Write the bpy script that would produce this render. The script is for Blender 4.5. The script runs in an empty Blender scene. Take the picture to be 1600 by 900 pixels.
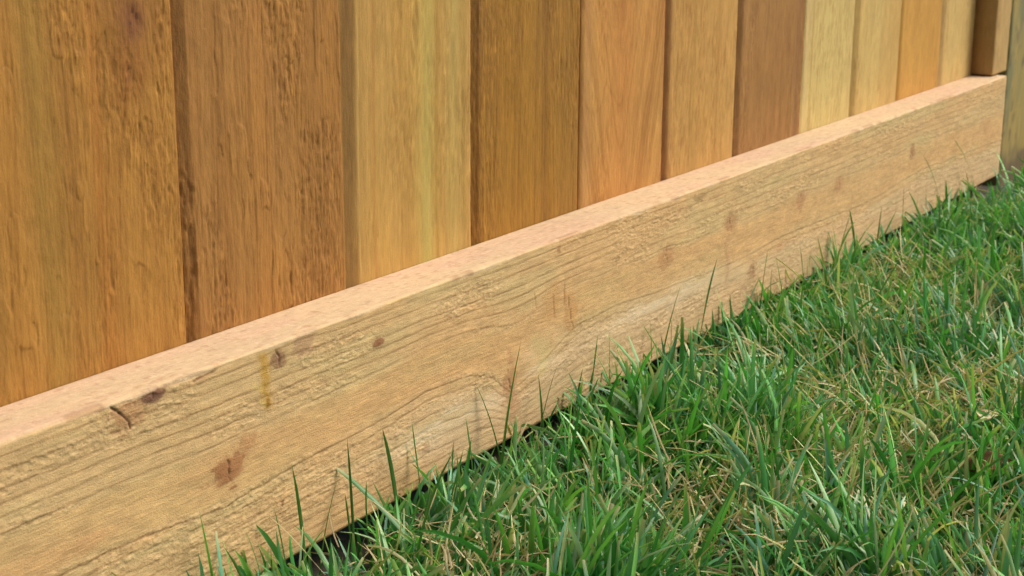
import bpy, math, random
import numpy as np
from mathutils import Matrix, Vector

# ------------------------------------------------------------------ camera
sc = bpy.context.scene
C = sc.collection
KB, KH, KD = 0.022, 0.126, 0.038          # kickboard: bottom height, face height, thickness
LEDGE = KB + KH
CAM = Vector((0.0, -0.5691, LEDGE + 0.2390))
cam_d = bpy.data.cameras.new("camera"); cam = bpy.data.objects.new("camera", cam_d); C.objects.link(cam)
f = 2458.0
d = np.array([1607, -636, f]); d /= np.linalg.norm(d)          # direction of the fence seen from the camera
v = np.array([-46, 9383, f]); v -= d*(d@v); v /= np.linalg.norm(v)
Xc, Zc = d, -v
Yc = np.cross(Zc, Xc)
Rw = np.array([Xc, Yc, Zc])
cols = [Rw@np.array([1, 0, 0]), Rw@np.array([0, -1, 0]), Rw@np.array([0, 0, -1])]
M = Matrix([[cols[0][i], cols[1][i], cols[2][i]] for i in range(3)]).to_4x4()
M.translation = CAM
cam.matrix_world = M
cam_d.sensor_width = 36; cam_d.lens = f*36/1600
cam_d.clip_start = 0.02; cam_d.clip_end = 500
cam_d.dof.use_dof = True; cam_d.dof.focus_distance = 0.92; cam_d.dof.aperture_fstop = 26
sc.camera = cam

# ------------------------------------------------------------------ light
SUN_EL, SUN_AZ = 50.0, 136.0               # azimuth clockwise from +Y: from the lawn side, a little ahead
w = bpy.data.worlds.new("World"); sc.world = w; w.use_nodes = True
nt = w.node_tree; nt.nodes.clear()
sky = nt.nodes.new('ShaderNodeTexSky'); sky.sky_type = 'NISHITA'; sky.sun_disc = False
sky.sun_elevation = math.radians(SUN_EL); sky.sun_rotation = math.radians(SUN_AZ)
sky.air_density = 1.0; sky.dust_density = 6.0; sky.ozone_density = 0.6
bg = nt.nodes.new('ShaderNodeBackground'); bg.inputs[1].default_value = 0.12
wo = nt.nodes.new('ShaderNodeOutputWorld')
nt.links.new(sky.outputs[0], bg.inputs[0]); nt.links.new(bg.outputs[0], wo.inputs[0])
sl = bpy.data.lights.new("sun", 'SUN'); sun = bpy.data.objects.new("sun", sl); C.objects.link(sun)
sl.energy = 1.5; sl.angle = math.radians(22); sl.color = (1.0, 0.975, 0.91)
el, az = math.radians(SUN_EL), math.radians(SUN_AZ)
sd = Vector((math.sin(az)*math.cos(el), math.cos(az)*math.cos(el), math.sin(el)))
sun.rotation_euler = sd.to_track_quat('Z', 'Y').to_euler()
sun.location = (0, -2, 4)
sc.view_settings.view_transform = 'Standard'; sc.view_settings.look = 'None'
sc.view_settings.exposure = 0.62; sc.view_settings.gamma = 1.0
sc.view_settings.use_curve_mapping = False
sc.cycles.max_bounces = 6; sc.cycles.transparent_max_bounces = 6

# ------------------------------------------------------------------ noise
_rng = np.random.default_rng(7)
_T = _rng.random((256, 256))
def vn(x, y, seed=0):
    x = np.asarray(x, float) + seed*17.37; y = np.asarray(y, float) + seed*9.71
    xi = np.floor(x).astype(int); yi = np.floor(y).astype(int)
    fx = x-xi; fy = y-yi
    fx = fx*fx*fx*(fx*(fx*6-15)+10); fy = fy*fy*fy*(fy*(fy*6-15)+10)
    g = lambda a, b: _T[a % 256, b % 256]
    return (g(xi, yi)*(1-fx)+g(xi+1, yi)*fx)*(1-fy) + (g(xi, yi+1)*(1-fx)+g(xi+1, yi+1)*fx)*fy
def fbm(x, y, seed=0, o=4, g=.5):
    s = 0; a = 1; t = 0
    for i in range(o):
        s = s + a*vn(x*2**i, y*2**i, seed+i*3); t += a; a *= g
    return s/t
def ss(a, b, x):
    t = np.clip((x-a)/(b-a), 0, 1); return t*t*(3-2*t)
def lin(r, g=None, b=None):
    if g is None: r, g, b = r
    c = np.array([r, g, b], float)/255
    return np.where(c <= .04045, c/12.92, ((c+.055)/1.055)**2.4)
def mixc(c, t, m):
    return c*(1-m[..., None]) + np.asarray(t)*m[..., None]

# ------------------------------------------------------------------ materials
def wood_mat(name, axis, fine=0.5, rough=0.72, spec=0.25):
    m = bpy.data.materials.new(name); m.use_nodes = True
    n = m.node_tree.nodes; L = m.node_tree.links
    b = n['Principled BSDF']
    at = n.new('ShaderNodeAttribute'); at.attribute_name = 'tint'
    tc = n.new('ShaderNodeTexCoord')
    def noise(scale, stretch, detail):
        mp = n.new('ShaderNodeMapping')
        s = [scale]*3; s[axis] = scale/stretch
        mp.inputs['Scale'].default_value = s
        t = n.new('ShaderNodeTexNoise'); t.inputs['Scale'].default_value = 1; t.inputs['Detail'].default_value = detail
        t.inputs['Roughness'].default_value = .6
        L.new(tc.outputs['Object'], mp.inputs[0]); L.new(mp.outputs[0], t.inputs['Vector'])
        return t
    t1 = noise(1000, 10, 3)        # fibres
    t2 = noise(1500, 1.6, 2)      # sawdust speckle
    t3 = noise(300, 5, 4)
    def rng(t, a, b2):
        r = n.new('ShaderNodeMapRange'); r.inputs['From Min'].default_value = .3; r.inputs['From Max'].default_value = .7
        r.inputs['To Min'].default_value = a; r.inputs['To Max'].default_value = b2
        L.new(t.outputs['Fac'], r.inputs['Value']); return r
    m1 = n.new('ShaderNodeMath'); m1.operation = 'MULTIPLY'
    L.new(rng(t1, .90, 1.08).outputs[0], m1.inputs[0]); L.new(rng(t2, .93, 1.06).outputs[0], m1.inputs[1])
    m2 = n.new('ShaderNodeMath'); m2.operation = 'MULTIPLY'
    L.new(m1.outputs[0], m2.inputs[0]); L.new(rng(t3, .93, 1.06).outputs[0], m2.inputs[1])
    vm = n.new('ShaderNodeVectorMath'); vm.operation = 'SCALE'
    L.new(at.outputs['Color'], vm.inputs[0]); L.new(m2.outputs[0], vm.inputs['Scale'])
    L.new(vm.outputs[0], b.inputs['Base Color'])
    add = n.new('ShaderNodeMath'); add.operation = 'ADD'
    L.new(t1.outputs['Fac'], add.inputs[0]); L.new(t2.outputs['Fac'], add.inputs[1])
    bp = n.new('ShaderNodeBump'); bp.inputs['Strength'].default_value = fine; bp.inputs['Distance'].default_value = .0004
    L.new(add.outputs[0], bp.inputs['Height']); L.new(bp.outputs[0], b.inputs['Normal'])
    b.inputs['Roughness'].default_value = rough; b.inputs['Specular IOR Level'].default_value = spec
    return m
WOOD_V = wood_mat('cedar_upright', 2)
WOOD_H = wood_mat('cedar_lying', 0, fine=.7)

def grid_mesh(name, P, col, mat, parent, caps=True, wrap=True):
    """P: (rows, cols, 3) closed ring of cols along every row -> one closed mesh."""
    nr, nc = P.shape[:2]
    me = bpy.data.meshes.new(name)
    idx = np.arange(nr*nc).reshape(nr, nc)
    nx = np.roll(idx, -1, axis=1)
    if not wrap: idx2, nx = idx[:, :-1], nx[:, :-1]
    else: idx2 = idx
    q = np.stack([idx2[:-1], nx[:-1], nx[1:], idx2[1:]], -1).reshape(-1, 4)
    loops = q.ravel(); starts = np.arange(len(q))*4; tot = np.full(len(q), 4)
    if caps and wrap:
        loops = np.concatenate([loops, idx[0][::-1], idx[-1]])
        starts = np.concatenate([starts, [len(q)*4, len(q)*4+nc]]); tot = np.concatenate([tot, [nc, nc]])
    me.vertices.add(nr*nc); me.vertices.foreach_set('co', P.reshape(-1).astype(np.float32))
    me.loops.add(len(loops)); me.loops.foreach_set('vertex_index', loops.astype(np.int32))
    me.polygons.add(len(starts)); me.polygons.foreach_set('loop_start', starts.astype(np.int32))
    me.update(calc_edges=True)
    sm = np.ones(len(starts), bool)
    if caps and wrap: sm[-2:] = False
    me.polygons.foreach_set('use_smooth', sm)
    a = me.color_attributes.new('tint', 'FLOAT_COLOR', 'POINT')
    c4 = np.ones((nr*nc, 4), np.float32); c4[:, :3] = np.clip(col.reshape(-1, 3), 0, 1); a.data.foreach_set('color', c4.ravel())
    me.materials.append(mat); me.validate(); me.update()
    o = bpy.data.objects.new(name, me); C.objects.link(o)
    if parent: o.parent = parent
    return o

# ------------------------------------------------------------------ ground
gm = bpy.data.materials.new('soil'); gm.use_nodes = True
n = gm.node_tree.nodes; L = gm.node_tree.links; b = n['Principled BSDF']
tc = n.new('ShaderNodeTexCoord'); t = n.new('ShaderNodeTexNoise'); t.inputs['Scale'].default_value = 60; t.inputs['Detail'].default_value = 8
L.new(tc.outputs['Object'], t.inputs['Vector'])
cr = n.new('ShaderNodeValToRGB'); cr.color_ramp.elements[0].position = .3; cr.color_ramp.elements[1].position = .7
cr.color_ramp.elements[0].color = (.018, .013, .008, 1); cr.color_ramp.elements[1].color = (.075, .06, .035, 1)
L.new(t.outputs['Fac'], cr.inputs[0])
# past the modelled blades the lawn reads as green turf
ln = n.new('ShaderNodeVectorMath'); ln.operation = 'DISTANCE'; ln.inputs[1].default_value = (1.2, -.6, 0)
L.new(tc.outputs['Object'], ln.inputs[0])
mr = n.new('ShaderNodeMapRange'); mr.inputs['From Min'].default_value = 1.6; mr.inputs['From Max'].default_value = 2.6
L.new(ln.outputs['Value'], mr.inputs['Value'])
cr2 = n.new('ShaderNodeValToRGB'); cr2.color_ramp.elements[0].color = (.03, .07, .015, 1); cr2.color_ramp.elements[1].color = (.10, .15, .04, 1)
t2 = n.new('ShaderNodeTexNoise'); t2.inputs['Scale'].default_value = 25; t2.inputs['Detail'].default_value = 10
L.new(tc.outputs['Object'], t2.inputs['Vector']); L.new(t2.outputs['Fac'], cr2.inputs[0])
mx = n.new('ShaderNodeMix'); mx.data_type = 'RGBA'
L.new(mr.outputs[0], mx.inputs['Factor']); L.new(cr.outputs[0], mx.inputs['A']); L.new(cr2.outputs[0], mx.inputs['B'])
L.new(mx.outputs['Result'], b.inputs['Base Color']); b.inputs['Roughness'].default_value = .95
bp = n.new('ShaderNodeBump'); bp.inputs['Distance'].default_value = .004; L.new(t.outputs['Fac'], bp.inputs['Height']); L.new(bp.outputs[0], b.inputs['Normal'])
gx = np.concatenate([[-200, -30, -6], np.linspace(-1, 3, 201), [8, 30, 200]])
gy = np.concatenate([[-200, -30, -6], np.linspace(-2, .4, 121), [6, 30, 200]])
GX, GY = np.meshgrid(gx, gy)
def gz(x, y):
    near = ss(-3, -1.9, y)*ss(-2, -1, x)*(1-ss(2.9, 4, x))*(1-ss(.35, 1, y))
    return ((fbm(np.asarray(x)*9, np.asarray(y)*9, 3)-.5)*.016 + (vn(np.asarray(x)*60, np.asarray(y)*60, 5)-.5)*.004)*near
P = np.stack([GX, GY, gz(GX, GY)], -1)
go = grid_mesh('ground', P, np.ones(P.shape)*.05, gm, None, wrap=False)
go['kind'] = 'structure'; go['label'] = 'dark bare soil of the lawn showing between the grass blades'

# ------------------------------------------------------------------ fence
fence = bpy.data.objects.new('wooden_fence', None); C.objects.link(fence)
fence['label'] = 'new cedar fence of upright boards above a wide pale kickboard at the lawn edge'
fence['category'] = 'fence'

def board(x0, x1, base, tint2, seed, yo=0.0, cham=3.0, chd=2.0, rough=.3, ringd=.35, ringw=7., knots=(), streaks=(), cath=None, dense=1.2, label=None, name='board', z0=.012, z1=1.8, thick=.016, zd=.33, lean=0.0, parent=None, pale=0, line_a=.34):
    W = (x1-x0)*1000
    us = np.concatenate([[0, 0, 0], np.arange(.6, W-.3, dense), [W, W, W]])
    nf = len(us)-6
    # profile depth (forward, mm): side, arris, front
    rr = 1.6
    T = thick*1000
    dep = np.concatenate([[0, T*.5, T-max(chd, rr)], np.full(nf, T), [T-rr, T*.5, 0]])
    uf = us[3:-3]
    edge = np.zeros(nf)
    m = uf < cham; edge[m] = -chd*(1-uf[m]/cham)
    ur = W-uf; m = ur < rr*1.6; edge[m] += -rr*(1-ur[m]/(rr*1.6))**2
    m = uf < rr; edge[m] += -.8*(1-uf[m]/rr)**2
    dep[3:-3] += edge
    zs = np.concatenate([[z0], np.arange(LEDGE-.006, zd, dense*.001*1.7), np.linspace(zd, z1, 40)[0:]]) if z0 < LEDGE-.02 else \
         np.concatenate([np.arange(z0, zd, dense*.001*1.15), np.linspace(zd, z1, 40)])
    U, Z = np.meshgrid(us, zs); Zm = Z*1000; D = np.tile(dep, (len(zs), 1))
    front = np.zeros(len(us)); front[3:-3] = 1; F = np.tile(front, (len(zs), 1))
    # ring coordinate
    q = U + (fbm(Zm/420, U/70, seed, 3)-.5)*ringw*4.5 + (fbm(Zm/60, U/25, seed+40, 3)-.5)*2.4
    for (ku, kz, rad, *_r) in knots:
        dd = np.exp(-(((U-ku)/rad/1.6)**2 + ((Zm-kz)/rad/4)**2)); q = q + np.sign(U-ku)*dd*rad*.7
    if cath:
        cu, cz, k, amt = cath
        q2 = np.sqrt((U-cu)**2*1.2+30) - (Zm-cz)/k + (fbm(Zm/80, U/18, seed+9, 3)-.5)*7
        q = q*(1-amt) + q2*amt
    r1 = vn(q/ringw*2, Zm/900, seed+1); r2 = vn(q/ringw*5.5, Zm/700, seed+2); r3 = vn(q/1.3, Zm/160, seed+3)
    ring = np.clip(ss(.42, .85, r1)*.6 + ss(.5, .95, r2)*.5 + (r3-.5)*.35, 0, 1)
    chip = fbm(U/2.2+q*.05, Zm/10, seed+11, 3)
    area = ss(.45, .62, fbm(U/32, Zm/110, seed+12, 3))
    chipd = ss(.55, .72, chip)*area
    dash = np.clip(ss(.70, .82, vn(q/1.1, Zm/13, seed+14))*(.25+.75*area) + ss(.66, .78, vn(U/1.7, Zm/5.5, seed+18))*area*min(1, rough*2.2), 0, 1)
    fib = vn(U/.9, Zm/26, seed+13)
    q3 = U + (fbm(Zm/260, U/40, seed+81, 3)-.5)*9 + (q-U)*.6
    ln1 = np.exp(-((vn(q3/2.6, Zm/420, seed+82)-.5)/.055)**2)*ss(.35, .6, vn(q3/2.6, Zm/38, seed+83))
    ln2 = np.exp(-((vn(q3/1.3, Zm/300, seed+84)-.5)/.09)**2)*ss(.4, .65, vn(q3/1.8, Zm/22, seed+85))
    lnm = np.clip(ln1*.75+ln2*.45, 0, 1)*(.35+.65*ss(.35, .6, fbm(U/26, Zm/170, seed+86, 2)))
    n1 = fbm(U/9, Zm/34, seed+71, 3); n2 = fbm(U/4, Zm/20, seed+73, 3); g1 = ss(.45, .6, fbm(U/14, Zm/40, seed+72, 2))
    crk = np.clip((1-ss(0, .022, np.abs(n1-.5)))*g1 + (1-ss(0, .03, np.abs(n2-.52)))*area*.8, 0, 1)*min(1, .25+rough)*ss(.3, .6, vn(U/3, Zm/8, seed+74))
    stp = ss(-.02, .02, n1-.5)*g1 + ss(-.025, .025, n2-.52)*area*.7
    blot = ss(.3, .75, fbm(U/45, Zm/190, seed+15, 3))
    c = np.ones(U.shape+(3,))*lin(base)
    c = mixc(c, lin(tint2), blot*.85)
    dk = lin(base)*np.array([.52, .40, .30])
    c = mixc(c, dk, ring*ringd*.9)
    c = mixc(c, dk*.85, lnm*line_a); c = mixc(c, dk*.8, dash*.22); c = mixc(c, dk*.7, crk*.45)
    lf = ss(.66, .80, fbm(U/1.6, Zm/6, seed+17, 2))*(.2+.8*area)*min(1, rough*3); c = mixc(c, lin(base)*1.35, lf*.5)
    c = mixc(c, dk*1.2, chipd*.40)
    c = c*(1+(fib-.5)[..., None]*.09)
    mot = fbm(U/3.2, Zm/6.5, seed+21, 4, .62)-.5; mot2 = fbm(U/11, Zm/24, seed+22, 3)-.5
    c = c*(1+(mot*(.10+.30*rough*(.3+.7*area)))[..., None]+mot2[..., None]*.20)
    c = mixc(c, lin(base)*np.array([1.25, 1.2, 1.2]), ss(.66, .78, fbm(U/2.0, Zm/3.4, seed+23, 2))*.28*(.3+.7*area)*min(1, .3+rough))
    for (su, sw, sc_, sa) in streaks:  # colour streaks; some left-edge ones put the shade at the joint into the colour
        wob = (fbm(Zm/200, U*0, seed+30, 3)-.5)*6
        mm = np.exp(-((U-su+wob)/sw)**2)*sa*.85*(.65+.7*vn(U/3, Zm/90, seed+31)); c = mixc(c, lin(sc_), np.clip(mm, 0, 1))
    hgt = mot*(.25+rough*(.3+.9*area)) + stp*rough*.7 - crk*.3 - lnm*.22 + (-ring*.22 - dash*.20 + (fib-.5)*.10 + (r1-.5)*.3)*.9 + rough*((chip-.5)*2.2*(.3+area) - chipd*.5)
    for kk in knots:
        ku, kz, rad = kk[:3]; kc = kk[3] if len(kk) > 3 else (105, 60, 35)
        a = ((U-ku)/rad)**2 + ((Zm-kz)/rad/1.5)**2
        an = a*np.clip(1+1.2*(fbm(U/4, Zm/5, seed+50, 2)-.5), .3, 2)
        c = mixc(c, lin(kc), np.exp(-an*1.1)*.85); c = mixc(c, lin(70, 36, 30), np.exp(-an*7)*.8*ss(.35, .6, vn(U/2.2, Zm/3, seed+51)))
        c = mixc(c, dk, .3*np.exp(-(np.sqrt(a)-1.5)**2*4))
        hgt = hgt + .5*np.exp(-an) - .8*np.exp(-an*9)
    D = D + hgt*F
    # gentle bow of the board and uneven edge
    D = D + F*((fbm(Zm/500, U/200, seed+60, 2)-.5)*1.6)
    Xw = x0 + U/1000 + (fbm(Zm/160, U*0, seed+61, 3)-.5)*.0022 + lean*(Z-LEDGE)
    # the sawn sides of the board
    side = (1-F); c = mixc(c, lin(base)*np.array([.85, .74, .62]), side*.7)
    Pm = np.stack([Xw, thick - yo - D/1000, Z], -1)
    # ring runs back-left -> front -> back-right
    o = grid_mesh(name, Pm, c*np.array([.72, .71, .60]), WOOD_V, parent or fence)
    if label: o['label'] = label
    return o

XB = [.3035, .4435, .5836, .7178, .8532, .9945, 1.1287, 1.2674, 1.4200, 1.5540, 1.6960, 1.8430, 1.9860]
G = .0013
Zt = lambda z: (LEDGE+z)*1000
board(XB[0], XB[1]-G, (176, 122, 60), (160, 104, 48), 21, cham=5)
board(XB[1], XB[2]-G, (186, 134, 66), (174, 126, 62), 3, cham=6, chd=3, rough=.45, ringd=.40, ringw=13,
      knots=[(112, Zt(.171), 12, (134, 82, 54)), (106, Zt(.146), 6, (160, 104, 52))], streaks=[(18, 5, (156, 116, 56), .5), (84, 6, (186, 120, 56), .35), (50, 10, (164, 130, 64), .5)], dense=.5,
      label='golden brown upright board with a dark purplish knot near its right edge')
board(XB[2], XB[3]-G, (182, 130, 68), (172, 124, 70), 8, cham=7, chd=3.4, rough=.55, ringd=.42, ringw=8,
      streaks=[(4, 6, (144, 92, 50), .35), (104, 13, (150, 104, 54), .5), (62, 7, (188, 126, 68), .3)], dense=.5,  # first streak paints joint shade along the left edge
      label='rough brown upright board with coarse torn grain')
board(XB[3], XB[4]-G, (208, 164, 92), (198, 156, 92), 13, cham=11, chd=2.6, rough=.25, ringd=.26, ringw=14,
      streaks=[(5, 8, (134, 94, 54), .85), (12.5, 1.0, (224, 186, 116), .6), (28, 1.6, (186, 130, 70), .6), (82, 10, (190, 178, 104), .6), (93, 2.0, (166, 128, 56), .6), (112, 9, (190, 172, 106), .5), (124, 2, (156, 136, 74), .5)],  # first two streaks: painted joint shade, then a painted lit arris
      label='pale yellow upright board with a greenish streak')
board(XB[4], XB[5]-G, (172, 124, 48), (164, 120, 56), 17, cham=7, chd=3.6, rough=.3, ringd=.34, ringw=6,
      streaks=[(4, 5, (128, 80, 38), .5), (92, 2.5, (136, 92, 40), .55), (122, 6, (146, 106, 50), .4)], dense=.6,  # dark left-edge streak is joint shade put into the colour
      label='dark golden upright board with fine straight grain')
board(XB[5], XB[6]-G, (208, 150, 84), (204, 154, 88), 23, cham=3.5, chd=1.2, rough=.18, ringd=.60, ringw=12,
      cath=(62, Zt(.02), 3.6, .9), streaks=[(62, 18, (190, 112, 56), .30), (8, 7, (190, 142, 96), .5), (132, 4, (180, 108, 58), .5)], dense=.8,
      label='orange upright board with reddish arched grain')
board(XB[6], XB[7]-G, (208, 160, 94), (206, 160, 96), 29, cham=9, chd=6, rough=.15, ringd=.30, ringw=22,
      streaks=[(5, 8, (130, 70, 42), .8), (55, 4, (172, 134, 70), .5), (100, 3, (178, 130, 68), .5)], dense=1.4,  # left edge: reddish wood plus joint shade painted into the colour
      label='light tan upright board with a red brown left edge, joint shade painted in')
board(XB[7], XB[8]-G, (176, 130, 78), (164, 116, 66), 31, cham=8, chd=4, rough=.4, ringd=.18, ringw=16,
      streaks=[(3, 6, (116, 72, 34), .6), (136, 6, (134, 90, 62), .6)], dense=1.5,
      label='reddish brown upright board, darkest of the far boards')
board(XB[8], XB[9]-G, (224, 198, 134), (220, 190, 130), 37, cham=3, chd=1.0, rough=.1, ringd=.10, ringw=18,
      streaks=[(8, 6, (226, 192, 146), .6), (20, 2, (186, 150, 94), .6), (133, 3, (200, 160, 112), .5)], dense=1.6,
      label='cream yellow upright board right of the reddish brown board')
board(XB[9], XB[10]-G, (220, 188, 124), (212, 174, 110), 41, cham=12, chd=5, rough=.1, ringd=.12, ringw=20,
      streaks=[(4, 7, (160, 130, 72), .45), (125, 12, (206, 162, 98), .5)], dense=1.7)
board(XB[10], XB[11]-G, (214, 162, 84), (206, 154, 78), 43, cham=8, chd=4, rough=.1, ringd=.12, ringw=18,
      streaks=[(3, 5, (164, 120, 60), .4)], dense=1.7, label='amber upright board, third board from the trim strip')
board(XB[11], XB[12]-G, (220, 184, 122), (218, 188, 128), 47, cham=12, chd=4, rough=.1, ringd=.10, ringw=20,
      streaks=[(5, 7, (180, 136, 92), .5), (128, 6, (208, 152, 104), .5)], dense=1.8)
board(XB[12], 2.0350, (210, 174, 112), (204, 164, 104), 53, dense=3)
for i, (b1, b2) in enumerate([((182, 126, 62), (170, 118, 58)), ((196, 156, 90), (186, 146, 84)), ((172, 116, 58), (160, 106, 52)), ((198, 150, 84), (188, 140, 76)), ((178, 124, 66), (168, 112, 56)), ((190, 148, 84), (180, 140, 76)), ((176, 118, 60), (166, 108, 54))]):
    board(.3035-.14*(i+1), .3035-.14*i-G, b1, b2, 70+i, yo=(.001, -.002)[i % 2], cham=6, dense=2.5)
for i, (b1, b2) in enumerate([((186, 140, 76), (176, 130, 68)), ((200, 162, 100), (192, 152, 92)), ((178, 122, 62), (168, 114, 58)), ((196, 150, 84), (186, 140, 76))]):
    board(2.181+.14*i, 2.181+.14*(i+1)-G, b1, b2, 90+i, yo=(.001, -.002)[i % 2], cham=6, dense=3)

# trim strip standing on the ledge against the post
board(1.9740, 2.0360, (204, 168, 116), (196, 158, 106), 61, yo=.0280, cham=1.5, chd=.8, rough=.08, ringd=.15, ringw=14, dense=1.5,
      z0=LEDGE+.0022, zd=.42, thick=.0280, name='trim_strip', label='narrow upright trim strip standing on the end of the kickboard')

# ------------------------------------------------------------------ kickboard
def kick(x0, x1, xs, seed, detail, name='kickboard', label=None):
    dh = .6 if detail else 3.0
    H = KH*1000; Dp = KD*1000
    # ring of the section: (depth forward from back, height) going back-bottom -> front -> over the top -> back
    r = 2.2
    hs = np.arange(r, H-r*.6, dh)
    ds = np.arange(r, Dp, 1.6 if detail else 8)
    sec = [(0, 0), (Dp*.5, 0), (Dp-r, 0), (Dp-.6, .5)] + [(Dp, h) for h in hs] + [(Dp-.25, H-.9), (Dp-.9, H-.25)] + [(Dp-q, H) for q in ds] + [(0, H)]
    sec = np.array(sec); kf = 4; kn = len(hs)
    Fm = np.zeros(len(sec)); Fm[kf:kf+kn] = 1
    Tm = np.zeros(len(sec)); Tm[kf+kn+2:-1] = 1
    Fm[kf+kn] = .6; Tm[kf+kn+1] = .6
    X, Hh = np.meshgrid(xs, sec[:, 1], indexing='ij'); _, D = np.meshgrid(xs, sec[:, 0], indexing='ij')
    F = np.tile(Fm, (len(xs), 1)); Tt = np.tile(Tm, (len(xs), 1)); S = X*1000
    K = [  # x mm, h mm, radius, colour, strength, aspect, crack
        (516, 122, 4.2, (92, 48, 44), .95, 1.8, 1), (500, 117, 7, (176, 118, 78), .55, 1.3, 0), (608, 117, 5.5, (128, 82, 58), .75, 1.1, 1),
        (630, 120, 7, (164, 122, 92), .6, 1.2, 0), (567, 67, 8, (160, 98, 60), .85, 1.35, 1), (582, 78, 5, (172, 116, 76), .5, 1.3, 0),
        (696, 104, 2.6, (140, 74, 46), .85, 1.6, 0), (608, 35, 1.7, (130, 74, 50), .8, .7, 0), (838, 40, 11, (172, 116, 76), .75, .75, 1),
        (843, 22, 10, (184, 132, 90), .6, .8, 0), (917, 72, 14, (190, 130, 66), .6, .6, 1), (893, 84, 12, (196, 142, 80), .45, .8, 0),
        (1064, 81, 8, (166, 112, 72), .7, 1.5, 1), (1180, 88, 8, (164, 106, 68), .7, 1.2, 1), (1176, 68, 9, (190, 142, 104), .55, .55, 0),
        (1231, 36, 6, (170, 112, 74), .7, 1.3, 1), (1290, 44, 5, (176, 122, 84), .5, 1.6, 0), (1334, 80, 8, (172, 116, 80), .7, 1.1, 1),
        (1430, 79, 8, (170, 112, 76), .6, 1.6, 1), (1647, 79, 8, (150, 92, 62), .8, 1.0, 1), (1560, 60, 9, (186, 136, 96), .3, 1.5, 0),
        (1760, 50, 9, (190, 138, 98), .35, 1.5, 0), (1930, 70, 12, (196, 140, 96), .4, 1.2, 0), (1120, 118, 3, (120, 84, 52), .6, 3.0, 0),
        (900, 119, 2, (120, 60, 44), .7, 1.2, 0), (742, 24, 2, (140, 90, 60), .5, 2.0, 0), (470, 63, 5, (196, 140, 96), .3, 2, 0)]
    if not detail: K = [(k[0]-2050+ (x0*1000) if x0 > 1 else k[0]-1500, *k[1:]) for k in K[::3]]
    fz = (fbm(S/5, Hh/3.2, seed+4, 3)-.5)
    fuzz = ss(.40, .62, fbm(S/70, Hh/16, seed+5, 3))
    # ring coordinate: height, with slow waves and deflection round knots
    lowx = np.array([300, 455, 496, 563, 628, 701, 743, 790, 819, 838, 870, 931, 982, 1044, 1134, 1184, 1300, 1500, 1700, 2000])
    lowh = np.array([50, 52, 52, 47, 52, 55, 60, 57, 50, 40, 40, 56, 59, 55, 51, 49, 52, 46, 54, 44])
    base = np.interp(S, lowx, lowh) if detail else 50+(fbm(S/300, 0*S, seed, 2)-.5)*20
    T = Hh - (base-50)*np.exp(-((Hh-base)/38)**2)
    T = T + (fbm(S/230, Hh/90, seed+1, 3)-.5)*4*(1-np.exp(-((Hh-base)/14)**2)) + (fbm(S/60, Hh/20, seed+2, 3)-.5)*1.6 + fz*(.4+1.2*fuzz)
    for (kx, kh, rad, kc, ks, asp, _c) in K:
        e = np.exp(-(((S-kx)/rad/2.3)**2+((Hh-kh)/rad/1.5)**2)); T = T - (1 if kh > 60 else -1)*e*rad*.6*ks
    # uneven ring positions; a wide smooth band of early wood between 51 and 83
    rng = np.random.default_rng(seed)
    pos = [-12, -6, 0, 5.5, 11.5, 17.5, 24, 30.5, 37, 44, 51, 84, 92, 99, 105, 112.5, 119, 126, 133, 141, 150]
    pos = np.array([p+rng.uniform(-.9, .9) if p not in (51, 84) else p for p in pos])
    k = np.clip(np.searchsorted(pos, T)-1, 0, len(pos)-2)
    fr = (T-pos[k])/(pos[k+1]-pos[k]); gap = pos[k+1]-pos[k]
    dist = np.minimum(T-pos[k], pos[k+1]-T)
    strg = (.25+.80*vn(S/60, k*7.3, seed+8))*(1-.40*ss(860, 1000, S)) + .35*np.exp(-((T-51)/3)**2)
    line = np.exp(-(dist/.62)**2)*strg
    soft = np.exp(-((T-pos[k])/2.6)**2)*strg
    inb = ss(52, 56, T)*(1-ss(78, 84, T))
    chip = fbm(S/3.4, Hh/1.5, seed+11, 3)
    chipa = fuzz*(1-.85*inb)
    pits = ss(.60, .74, chip)*chipa
    fine = vn(S/18, Hh/.9, seed+12)
    c = np.ones(X.shape+(3,))*lin(208, 172, 120)
    c = mixc(c, lin(214, 170, 116), ss(.3, .7, fbm(S/160, Hh/28, seed+6, 3))*.8)
    c = mixc(c, lin(204, 176, 122), ss(.45, .75, fbm(S/90, Hh/14, seed+7, 3))*.7)
    c = mixc(c, lin(212, 162, 104), inb*.40)
    c = mixc(c, lin(216, 184, 146), (1-ss(38, 48, T))*ss(720, 800, S+60*(vn(S/40, Hh/12, 4)-.5))*.35)
    c = mixc(c, lin(166, 112, 68), np.clip(soft*.15, 0, 1)); c = mixc(c, lin(136, 84, 46), np.clip(line*.40, 0, 1))
    c = mixc(c, lin(142, 98, 58), pits*.30)
    c = c*(1+(fine-.5)[..., None]*.12)*(1+(fbm(S/12, Hh/6, seed+22, 3)-.5)[..., None]*.20+(fbm(S/3.6, Hh/2.6, seed+26, 4, .62)-.5)[..., None]*.26)
    pale = np.maximum(np.exp(-((S-765)/75)**2-((Hh-34)/14)**2), np.maximum(np.exp(-((S-1060)/130)**2-((Hh-46)/9)**2), .7*np.exp(-((S-880)/30)**2-((Hh-46)/16)**2)))
    c = mixc(c, lin(228, 202, 164), pale*(.35+.65*ss(.35, .65, fbm(S/22, Hh/5, seed+27, 3)))*.75)
    # saw-bruised, paler torn fibres
    lightf = ss(.58, .75, fbm(S/6, Hh/2.0, seed+23, 3))*chipa
    c = mixc(c, lin(226, 196, 148), lightf*.22)
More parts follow.
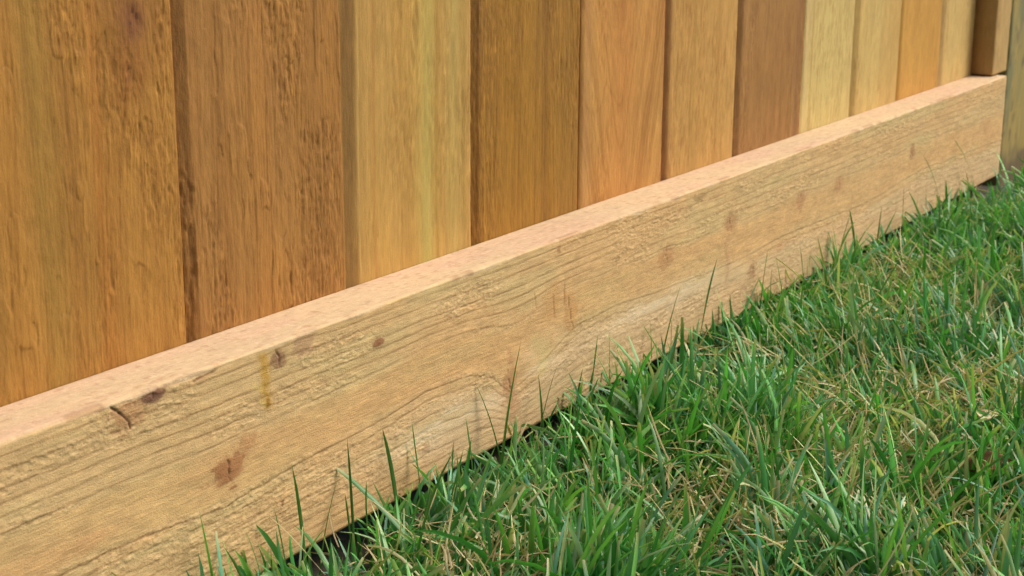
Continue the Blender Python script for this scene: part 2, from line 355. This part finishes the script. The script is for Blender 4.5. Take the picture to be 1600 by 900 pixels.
    hgt = fr*.0 + (1-np.clip((T-pos[k])/4.0, 0, 1))*(.20)*strg - line*.22 + (chip-.5)*.85*(.12+chipa) - pits*.35 + lightf*.25 + (fine-.5)*.10 + (fbm(S/40, Hh/14, seed+24, 3)-.5)*.8
    for (kx, kh, rad, kc, ks, asp, cr_) in K:
        dx = (S-kx)/(rad*asp); dy = (Hh-kh)/rad
        a = dx*dx+dy*dy; ks = ks*(.78 if kx > 700 else 1); kc = tuple(np.array(kc)*.8+np.array((190, 140, 95))*.2) if kx > 900 else kc; an = a*np.clip(1+2.0*(fbm(S/4.5, Hh/3.8, seed+int(kx), 3)-.5), .3, 2.5)
        c = mixc(c, lin(kc), np.clip(((1-ss(.75, 1.25, np.sqrt(an)))*.75+np.exp(-an*.5)*.3)*ks*.85, 0, 1))
        rr_ = np.sqrt(an); c = mixc(c, lin(kc)*.55, ks*(.40*np.exp(-((rr_-.95)*7)**2)+.3*np.exp(-((rr_-.5)*8)**2))*ss(.3, .6, vn(dx*2.5, dy*2.5, seed+3)))
        if cr_:
            tw = (fbm(S*0, Hh/5, seed+int(kx)+2, 2)-.5)*5
            ck = np.exp(-((S-kx+tw+(Hh-kh)*.25)/.8)**2)*np.exp(-((Hh-kh)/rad*1.15)**4)*ss(.25, .5, vn(S/2, Hh/2.5, 9))
            c = mixc(c, lin(72, 40, 26), ck*.75*ks); hgt = hgt - ck*.7
        hgt = hgt + .35*np.exp(-an)*ks
    if detail:
        def stroke(pts, wd, col, al, dep=0.):
            nonlocal c, hgt
            m = np.zeros(X.shape)
            for (a0, b0), (a1, b1) in zip(pts[:-1], pts[1:]):
                t_ = np.clip(((S-a0)*(a1-a0)+(Hh-b0)*(b1-b0))/((a1-a0)**2+(b1-b0)**2), 0, 1)
                dd = np.hypot(S-a0-t_*(a1-a0), Hh-b0-t_*(b1-b0)) + (vn(S/2.2, Hh/2.2, 71)-.5)*wd*.9
                m = np.maximum(m, np.exp(-(dd/wd)**2))
            c = mixc(c, lin(col), m*al); hgt = hgt - m*dep
        stroke([(489, 124), (495, 119), (500, 113.5), (501, 110)], .65, (88, 46, 26), .9, .7)
        stroke([(489, 111), (494, 110.2)], .9, (140, 92, 56), .6, .3)
        stroke([(596, 120), (598, 110), (597, 102), (599, 95)], 3.4, (186, 138, 34), .75, -.15)      # resin run
        stroke([(590, 106), (594, 104)], 1.6, (232, 200, 120), .5); stroke([(594, 97), (598, 93.5)], 1.4, (222, 188, 96), .5)
        stroke([(598.5, 97), (599, 93.5)], 1.6, (140, 92, 24), .8)
        stroke([(520, 124.2), (536, 124.8), (552, 124)], 1.0, (112, 66, 40), .7, .6)
        stroke([(545, 121.5), (560, 122.6)], .8, (124, 74, 44), .75, .5)
        stroke([(868, 96), (871, 84)], .6, (150, 96, 52), .5, .2); stroke([(893, 88), (895, 72)], .7, (150, 92, 46), .6, .2)
        stroke([(908, 92), (908, 78)], .8, (144, 86, 40), .6, .2)
        stroke([(838, 62), (842, 50), (838, 36), (841, 22)], 2.4, (186, 136, 92), .45)
        stroke([(870, 60), (885, 50), (880, 40)], 6, (206, 184, 120), .5)
        stroke([(1176, 60), (1180, 46), (1176, 36)], 2.2, (186, 138, 104), .5)
    # ledge: planed pinkish edge of the board
    ct = np.ones(X.shape+(3,))*lin(212, 186, 148)
    ct = mixc(ct, lin(216, 188, 148), ss(.4, .65, fbm(S/120, D/14, seed+33, 3)))
    ct = mixc(ct, lin(214, 179, 148), ss(.4, .8, fbm(S/120, D/30, seed+34, 2))*.8)
    ct = mixc(ct, lin(170, 120, 84), ss(.62, .8, fbm(S/5, D/2, seed+35, 3))*.40)
    ct = mixc(ct, lin(240, 214, 178), ss(.66, .80, fbm(S/2.2, D/1.4, seed+36, 2))*.4)
    ct = mixc(ct, lin(150, 108, 76), ss(.60, .72, fbm(S/30, D*0, seed+44, 4))*ss(KD*1000-5, KD*1000-1, D)*.7)
    ct = ct*(1+(vn(S/14, D/1.1, seed+37)-.5)[..., None]*.08)
    ct = ct*np.array([.985, .94, .92])
    # the colour breaks raggedly just below the arris
    edge = ss(H-2.6, H-.6, Hh + (fbm(S/26, S*0, seed+38, 4)-.5)*6.0)
    isTop = np.clip(Tt+F*edge*.85, 0, 1)
    c = mixc(c, ct, isTop)*1.0
    c = c*np.array([.82, .85, .86])
    fl = F*hgt*(1-edge*.5)
    Pm = np.zeros(X.shape+(3,))
    Pm[..., 0] = X
    ragged = (fbm(S/22, S*0, seed+39, 4)-.5)*1.3
    Pm[..., 1] = -(D + fl + np.where((F > 0) | (Tt > 0), (F > 0)*edge*ragged*.8, 0))/1000
    Pm[..., 2] = KB + (Hh + Tt*((fbm(S/9, D/4, seed+40, 3)-.5)*.5 + (fbm(S/200, D/60, seed+43, 2)-.5)*1.2) + (Hh < 3)*(fbm(S/60, D*0, seed+41, 3)-.5)*1.6)/1000
    Pm[..., 1] -= .0006
    # flip so the ring turns the same way as the boards
    o = grid_mesh(name, Pm[:, ::-1], c[:, ::-1], WOOD_H, fence)
    if label: o['label'] = label
    return o
xs = [-.75]
while xs[-1] < .36: xs.append(xs[-1]+.006)
x = .36; xs = xs[:-1]
while x < 1.998:
    xs.append(x); x += .00055*max(1, ((x**2+.3)/.55)**.85)
xs.append(1.9985); 
kick(-.75, 2.0, np.array(xs), 5, True)
kick(2.181, 2.74, np.arange(2.180, 2.735, .006), 6, False)

# ------------------------------------------------------------------ post: pressure treated, greenish
pm = bpy.data.materials.new('treated_post'); pm.use_nodes = True
n = pm.node_tree.nodes; L = pm.node_tree.links; b = n['Principled BSDF']
at = n.new('ShaderNodeAttribute'); at.attribute_name = 'tint'; tc = n.new('ShaderNodeTexCoord')
mp = n.new('ShaderNodeMapping'); mp.inputs['Scale'].default_value = (300, 300, 20); t = n.new('ShaderNodeTexNoise'); t.inputs['Scale'].default_value = 1; t.inputs['Detail'].default_value = 5
L.new(tc.outputs['Object'], mp.inputs[0]); L.new(mp.outputs[0], t.inputs['Vector'])
r_ = n.new('ShaderNodeMapRange'); r_.inputs['To Min'].default_value = .7; r_.inputs['To Max'].default_value = 1.3; L.new(t.outputs['Fac'], r_.inputs['Value'])
vm = n.new('ShaderNodeVectorMath'); vm.operation = 'SCALE'; L.new(at.outputs['Color'], vm.inputs[0]); L.new(r_.outputs[0], vm.inputs['Scale'])
L.new(vm.outputs[0], b.inputs['Base Color']); b.inputs['Roughness'].default_value = .85
bp = n.new('ShaderNodeBump'); bp.inputs['Distance'].default_value = .0006; L.new(t.outputs['Fac'], bp.inputs['Height']); L.new(bp.outputs[0], b.inputs['Normal'])
PX0, PX1, PY0, PY1 = 2.0372, 2.1770, .1000, -.0290
rad = .005; ring = []
for cx, cy, a0 in ((PX0+rad, PY1+rad, 180), (PX1-rad, PY1+rad, 270), (PX1-rad, PY0-rad, 0), (PX0+rad, PY0-rad, 90)):
    for k in range(5): a = math.radians(a0+k*22.5); ring.append((cx+rad*math.cos(a), cy+rad*math.sin(a)))
# subdivide long sides
rg = []
for i, p in enumerate(ring):
    q = ring[(i+1) % len(ring)]; nn = max(1, int(math.dist(p, q)/.004))
    for k in range(nn): rg.append((p[0]+(q[0]-p[0])*k/nn, p[1]+(q[1]-p[1])*k/nn))
rg = np.array(rg); zs = np.concatenate([np.arange(-.02, .45, .004), np.linspace(.46, 1.85, 30)])
A, Zz = np.meshgrid(np.arange(len(rg)), zs); PXY = rg[A]
U = A*4.0; cc = np.ones(A.shape+(3,))*lin(132, 116, 60)
cc = mixc(cc, lin(108, 104, 66), ss(.35, .7, fbm(U/30, Zz*1000/90, 3, 3)))
cc = mixc(cc, lin(148, 124, 58), ss(.45, .75, fbm(U/18, Zz*1000/60, 7, 3))*.7)
cc = mixc(cc, lin(70, 62, 40), ss(.58, .78, fbm(U/12, Zz*1000/18, 9, 3))*.6)
cc = mixc(cc, lin(80, 64, 42), (1-ss(.02, .05, Zz+.02*(vn(U/9, Zz*80, 4)-.5)))*.8)
post = grid_mesh('post', np.concatenate([PXY + ((fbm(U/20, Zz*1000/40, 12, 3)-.5)*.0012)[..., None], Zz[..., None]], -1), cc, pm, fence)
post['label'] = 'olive green treated post at the far end of the fence'

# ------------------------------------------------------------------ grass
def blade_mat(name, rough):
    m = bpy.data.materials.new(name); m.use_nodes = True
    n = m.node_tree.nodes; L = m.node_tree.links; b = n['Principled BSDF']
    at = n.new('ShaderNodeAttribute'); at.attribute_name = 'tint'
    L.new(at.outputs['Color'], b.inputs['Base Color']); b.inputs['Roughness'].default_value = rough; b.inputs['Specular IOR Level'].default_value = .5
    tr = n.new('ShaderNodeBsdfTranslucent'); vm = n.new('ShaderNodeVectorMath'); vm.operation = 'MULTIPLY'; vm.inputs[1].default_value = (.85, 1.15, .45)
    L.new(at.outputs['Color'], vm.inputs[0]); L.new(vm.outputs[0], tr.inputs['Color'])
    mx = n.new('ShaderNodeMixShader'); mx.inputs[0].default_value = .30
    L.new(b.outputs[0], mx.inputs[1]); L.new(tr.outputs[0], mx.inputs[2]); L.new(mx.outputs[0], n['Material Output'].inputs[0])
    return m
GREEN = blade_mat('grass_blade', .42); STRAW = blade_mat('straw_blade', .7)

def blades(name, root, az, lean, curl, length, width, colb, colt, cut, mat, twist=None, segs=6, tips=None):
    """all arrays of length N; lean = start angle from vertical, curl = added angle at the tip."""
    N = len(length); rows = segs+1
    t = np.linspace(0, 1, rows)
    ang = lean[:, None] + curl[:, None]*t[None]**1.4
    step = length[:, None]/segs
    hx = np.concatenate([np.zeros((N, 1)), np.cumsum(np.sin((ang[:, 1:]+ang[:, :-1])/2)*step, 1)], 1)
    hz = np.concatenate([np.zeros((N, 1)), np.cumsum(np.cos((ang[:, 1:]+ang[:, :-1])/2)*step, 1)], 1)
    sway = (np.random.default_rng(len(length)).normal(0, .10, N))[:, None]*length[:, None]*t[None]**2
    dx, dy = np.cos(az)[:, None], np.sin(az)[:, None]
    cx = root[:, 0:1] + hx*dx - sway*dy; cy = root[:, 1:2] + hx*dy + sway*dx; cz = root[:, 2:3] + hz
    cz = np.maximum(cz, root[:, 2:3]+.0012)
    ctr = np.stack([cx, cy, cz], -1)
    tw = twist if twist is not None else np.zeros(N)
    twt = tw[:, None]*(.3+t[None])
    side = np.stack([-dy*np.ones_like(cx), dx*np.ones_like(cx), np.zeros_like(cx)], -1)
    tang = np.gradient(ctr, axis=1); tang /= np.linalg.norm(tang, axis=-1, keepdims=True)+1e-9
    nor = np.cross(side, tang)
    sv = side*np.cos(twt)[..., None] + nor*np.sin(twt)[..., None]
    nv = np.cross(sv, tang)
    prof = np.clip(.62+.9*t-.5*t**2, 0, 1)[None]*np.where(cut[:, None], 1-.55*t[None]**3, np.sqrt(np.clip(1-t[None]**2.2, 0, 1)))
    wv = width[:, None]*.5*prof
    fold = (wv*.42)[..., None]*nv
    Lf = ctr + sv*wv[..., None] + fold; Rt = ctr - sv*wv[..., None] + fold
    V = np.stack([Lf, ctr, Rt], 2)       # N,rows,3,3
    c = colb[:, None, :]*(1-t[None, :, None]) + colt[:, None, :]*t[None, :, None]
    tanl = np.array(lin(190, 176, 128))
    tipm = (cut[:, None]*(t[None] > .93))[..., None]*.75
    c = c*(1-tipm) + tanl*tipm
    c = np.repeat(c[:, :, None, :], 3, 2); c[:, :, 1] *= 1.12
    idx = np.arange(N*rows*3).reshape(N, rows, 3)
    q = np.stack([idx[:, :-1, :-1], idx[:, :-1, 1:], idx[:, 1:, 1:], idx[:, 1:, :-1]], -1).reshape(-1, 4)
    me = bpy.data.meshes.new(name)
    me.vertices.add(N*rows*3); me.vertices.foreach_set('co', V.reshape(-1).astype(np.float32))
    me.loops.add(q.size); me.loops.foreach_set('vertex_index', q.ravel().astype(np.int32))
    me.polygons.add(len(q)); me.polygons.foreach_set('loop_start', (np.arange(len(q))*4).astype(np.int32))
    me.update(calc_edges=True)
    me.polygons.foreach_set('use_smooth', np.ones(len(q), bool))
    a = me.color_attributes.new('tint', 'FLOAT_COLOR', 'POINT')
    c4 = np.ones((N*rows*3, 4), np.float32); c4[:, :3] = np.clip(c.reshape(-1, 3), 0, 1); a.data.foreach_set('color', c4.ravel())
    me.materials.append(mat)
    o = bpy.data.objects.new(name, me); C.objects.link(o); o['kind'] = 'stuff'
    return o

R = np.random.default_rng(11)
def allowed(x, y):
    ok = (y < -.041) | (x > 2.8)
    ok &= ~((x > 1.83) & (x < 2.30) & (y > -.088-.012*np.sin(x*40)))
    return ok
# dry patches: world centres and radii
DRY = [(.80, -.22, .08), (.95, -.24, .08), (.86, -.29, .10), (1.06, -.26, .07), (1.28, -.17, .09), (1.02, -.19, .05), (.74, -.36, .08), (1.55, -.30, .10), (1.15, -.36, .1), (.66, -.13, .05), (1.42, -.10, .06)]
def dryness(x, y):
    m = np.zeros_like(x)
    for (a, b_, r) in DRY: m = np.maximum(m, np.exp(-((x-a)**2+(y-b_)**2)/r**2))
    return np.clip(m*.9 + (fbm(x*14, y*14, 77, 3)-.45)*.9, 0, 1)

def sow(nt_, xr, yr, per, lscale=1.0, wscale=1.0):
    tx = R.uniform(*xr, nt_); ty = R.uniform(*yr, nt_)
    keep = allowed(tx, ty); tx, ty = tx[keep], ty[keep]
    lush = fbm(tx*7, ty*7, 55, 3)
    dr = dryness(tx, ty)
    k = R.poisson(per*(.55+.9*lush)*(1-.80*dr)) + 1
    i = np.repeat(np.arange(len(tx)), k); N = len(i)
    taz = fbm(tx*3, ty*3, 66, 2)*math.tau*2.2 + R.normal(0, .7, len(tx))
    tl = np.exp(R.normal(0, .18, len(tx)))
    th = R.normal(0, 1, len(tx))                      # hue of the tuft
    x = tx[i]+R.normal(0, .0045, N); y = ty[i]+R.normal(0, .0045, N)
    ok = allowed(x, y); i, x, y = i[ok], x[ok], y[ok]; N = len(i)
    az = taz[i] + R.normal(0, 1.15, N)
    near = ss(.04, .14, -y)
    length = .043*(.62+.62*ss(.3, .7, lush[i]))*tl[i]*np.exp(R.normal(0, .28, N))*lscale*(.72+.38*near)*(1-.38*ss(1.35, 1.75, x)*(1-.6*ss(.08, .25, -y)))*(1-.30*dr[i])
    length = np.minimum(length, .085)
    width = R.uniform(.0018, .0042, N)*wscale*(.8+.3*ss(.03, .05, length))
    lean = np.abs(R.normal(.32, .28, N)); curl = R.normal(.55, .5, N)
    g = lin(88, 154, 72); g2 = lin(104, 160, 128); g3 = lin(122, 170, 86); g4 = lin(56, 124, 62)
    h = th[i]*.7 + R.normal(0, .6, N)
    colt = np.tile(g, (N, 1)); colt = mixc(colt, g2, ss(.1, 1.0, h)); colt = mixc(colt, g3, ss(.3, 1.3, -h)*.8)
    colt = mixc(colt, g4, (R.random(N) < .18)*.8)
    pl = (R.random(N) < .12)*.7; colt = mixc(colt, lin(164, 188, 146), pl)
    dry = (R.random(N) < .01+.13*dr[i])*R.uniform(.7, 1, N); colt = mixc(colt, lin(206, 198, 152), dry)
    val = np.exp(R.normal(0, .22, N))[:, None]; colt = colt*val
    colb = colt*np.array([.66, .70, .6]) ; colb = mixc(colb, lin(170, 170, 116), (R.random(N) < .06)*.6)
    cut = R.random(N) < .28
    z = gz(x, y)-.002
    return dict(root=np.stack([x, y, z], 1), az=az, lean=lean, curl=curl, length=length, width=width, colb=colb, colt=colt, cut=cut, twist=R.normal(0, .9, N))
def join(*ds): return {k: np.concatenate([q[k] for q in ds]) for k in ds[0]}

A1 = sow(6200, (.42, 2.45), (-.52, -.036), 9)
A2 = sow(3800, (-.2, 3.2), (-1.5, -.50), 9, 1.05, 1.5)
A3 = sow(500, (2.2, 3.3), (-.55, -.03), 9, 1.05, 1.3)
A4 = sow(1200, (-.6, .45), (-.6, -.036), 8, 1.0, 1.3)
# taller individual blades standing against the kickboard: foot (x, y), tip (x, y, z), width
H = [(.612, -.052, .606, -.05, .092, 3.2), (.622, -.05, .634, -.05, .078, 3.0), (.578, -.055, .560, -.052, .072, 3.0), (.566, -.06, .548, -.05, .060, 3.0), (.60, -.05, .592, -.046, .070, 2.0),
     (.655, -.05, .648, -.046, .060, 2.2), (.668, -.052, .640, -.06, .072, 3.6), (.70, -.05, .694, -.048, .086, 4.0), (.725, -.05, .704, -.048, .090, 3.6), (.755, -.05, .748, -.05, .060, 2.6),
     (.80, -.055, .826, -.05, .112, 4.0), (.815, -.05, .792, -.046, .085, 3.0), (.78, -.05, .775, -.048, .066, 3.0), (.85, -.05, .882, -.05, .078, 2.6), (.865, -.05, .862, -.046, .070, 2.4),
     (.925, -.05, .933, -.048, .085, 4.0), (.955, -.05, .96, -.048, .080, 3.4), (.90, -.05, .918, -.048, .062, 3.0), (1.03, -.05, 1.07, -.046, .094, 3.6), (1.02, -.05, 1.04, -.046, .07, 3.0),
     (1.0, -.05, .985, -.046, .06, 2.4), (1.10, -.05, 1.125, -.046, .105, 3.0), (1.17, -.05, 1.165, -.046, .06, 3.0), (1.22, -.05, 1.245, -.046, .090, 3.4), (1.25, -.05, 1.24, -.046, .07, 2.6),
     (1.33, -.05, 1.32, -.046, .07, 3.0), (1.40, -.05, 1.42, -.046, .092, 3.6), (1.42, -.05, 1.40, -.046, .075, 3.4), (1.46, -.05, 1.47, -.046, .085, 3.4), (1.5, -.055, 1.52, -.05, .075, 3.0),
     (1.60, -.05, 1.59, -.046, .085, 2.6), (1.64, -.05, 1.635, -.046, .07, 2.6), (1.73, -.055, 1.64, -.046, .115, 2.4), (1.80, -.052, 1.79, -.046, .07, 2.2), (1.86, -.055, 1.77, -.05, .120, 2.2),
     (1.83, -.055, 1.84, -.046, .06, 2.0), (1.68, -.05, 1.675, -.046, .065, 2.4), (.643, -.06, .643, -.058, .10, 2.4), (.59, -.07, .60, -.07, .05, 3.4), (.685, -.06, .672, -.055, .055, 3.0)]
H = np.array(H); N = len(H)
dxy = H[:, 2:4]-H[:, :2]; hh = H[:, 4]-.0; hor = np.linalg.norm(dxy, axis=1)
lean0 = np.arctan2(hor, hh)
A5 = dict(root=np.stack([H[:, 0], H[:, 1], np.zeros(N)], 1), az=np.arctan2(dxy[:, 1], dxy[:, 0]), lean=lean0*.6, curl=lean0*.9, length=np.hypot(hor, hh)*.88, width=H[:, 5]/1000*.8,
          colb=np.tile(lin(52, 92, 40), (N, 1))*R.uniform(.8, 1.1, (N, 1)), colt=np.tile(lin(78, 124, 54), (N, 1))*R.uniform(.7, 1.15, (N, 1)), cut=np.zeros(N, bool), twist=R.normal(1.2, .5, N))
# broader long blades in the lawn
def longs(nb):
    x = R.uniform(.55, 2.2, nb); y = R.uniform(-.5, -.07, nb); z = gz(x, y)
    ok = allowed(x, y); x, y, z = x[ok], y[ok], z[ok]; nb = len(x)
    ct = np.tile(lin(70, 140, 60), (nb, 1)); ct = mixc(ct, lin(110, 148, 92), R.random(nb)*.7)
    ct = ct*np.exp(R.normal(0, .18, nb))[:, None]
    return dict(root=np.stack([x, y, z], 1), az=R.uniform(0, math.tau, nb), lean=np.abs(R.normal(.5, .3, nb)), curl=R.normal(.9, .4, nb), length=R.uniform(.055, .095, nb), width=R.uniform(.0026, .0045, nb),
                colb=ct*.75, colt=ct, cut=R.random(nb) < .3, twist=R.normal(0, .7, nb))
A6 = longs(650)
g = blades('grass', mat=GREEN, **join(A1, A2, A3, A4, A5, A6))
g['label'] = 'thick green lawn grass growing up against the foot of the fence'

def straw(nb, xr, yr):
    x = R.uniform(*xr, nb); y = R.uniform(*yr, nb); dr = dryness(x, y)
    keep = allowed(x, y) & (R.random(nb) < .06+1.3*dr**1.5); x, y = x[keep], y[keep]; nb = len(x)
    ct = np.tile(lin(196, 180, 134), (nb, 1)); ct = mixc(ct, lin(168, 144, 100), R.random(nb)); ct = mixc(ct, lin(206, 196, 156), (R.random(nb) < .25)*.8)
    ct = mixc(ct, lin(168, 166, 96), (R.random(nb) < .2)*.8); ct *= np.exp(R.normal(0, .15, nb))[:, None]
    up = R.uniform(0, .030, nb)
    return dict(root=np.stack([x, y, gz(x, y)+up], 1), az=R.uniform(0, math.tau, nb), lean=R.uniform(.5, 1.5, nb), curl=R.normal(.3, .5, nb), length=np.exp(R.normal(0, .4, nb))*.026, width=R.uniform(.0008, .0020, nb),
                colb=ct*.8, colt=ct, cut=R.random(nb) < .5, twist=R.normal(0, .9, nb))
g2 = blades('dry_grass', mat=STRAW, segs=5, **straw(32000, (.42, 2.3), (-.6, -.04)))
g2['label'] = 'dry straw coloured blades and clippings matted among the green grass'

# ------------------------------------------------------------------ small litter
lm = bpy.data.materials.new('dead_leaf'); lm.use_nodes = True
n = lm.node_tree.nodes; L = lm.node_tree.links; b = n['Principled BSDF']
at = n.new('ShaderNodeAttribute'); at.attribute_name = 'tint'; L.new(at.outputs['Color'], b.inputs['Base Color']); b.inputs['Roughness'].default_value = .8
def leaf(loc, ln_, wd, rot, tilt, colr, seed, label):
    nu, nv = 22, 12
    t, a = np.meshgrid(np.linspace(0, 1, nu), np.linspace(-1, 1, nv), indexing='ij')
    half = wd*.5*np.sin(np.pi*np.clip(t*.96+.02, 0, 1))**.7*(1+.25*(vn(t*9, a*0, seed)-.5))
    x = (t-.5)*ln_; y = a*half; z = .25*wd*a*a*(.5+t) + .10*ln_*np.sin(t*3.4) + wd*.10*(fbm(t*5, a*3, seed, 2)-.5)
    top = np.stack([x, y, z], -1); bot = top - np.array([0, 0, .0005])
    P = np.concatenate([top, bot[:, ::-1]], 1)
    vein = np.exp(-(a/.08)**2)
    c = lin(colr)*(1+.5*(fbm(t*6, a*4, seed+3, 3)-.5))[..., None]; c = mixc(c, lin(colr)*.6, vein*.5)
    o = grid_mesh('dead_leaf', P, np.concatenate([c, c[:, ::-1]], 1), lm, None)
    o.location = loc; o.rotation_euler = (tilt, math.radians(14), rot); o['label'] = label; o['category'] = 'leaf'
    return o
leaf((1.018, -.299, .034), .034, .020, .4, .35, (196, 180, 146), 5, 'pale bleached dead leaf caught in the grass at the right side of the lawn')
leaf((.936, -.330, .032), .030, .016, 1.9, -.5, (128, 88, 60), 9, 'brown curled dead leaf lying low in the grass nearest the camera')
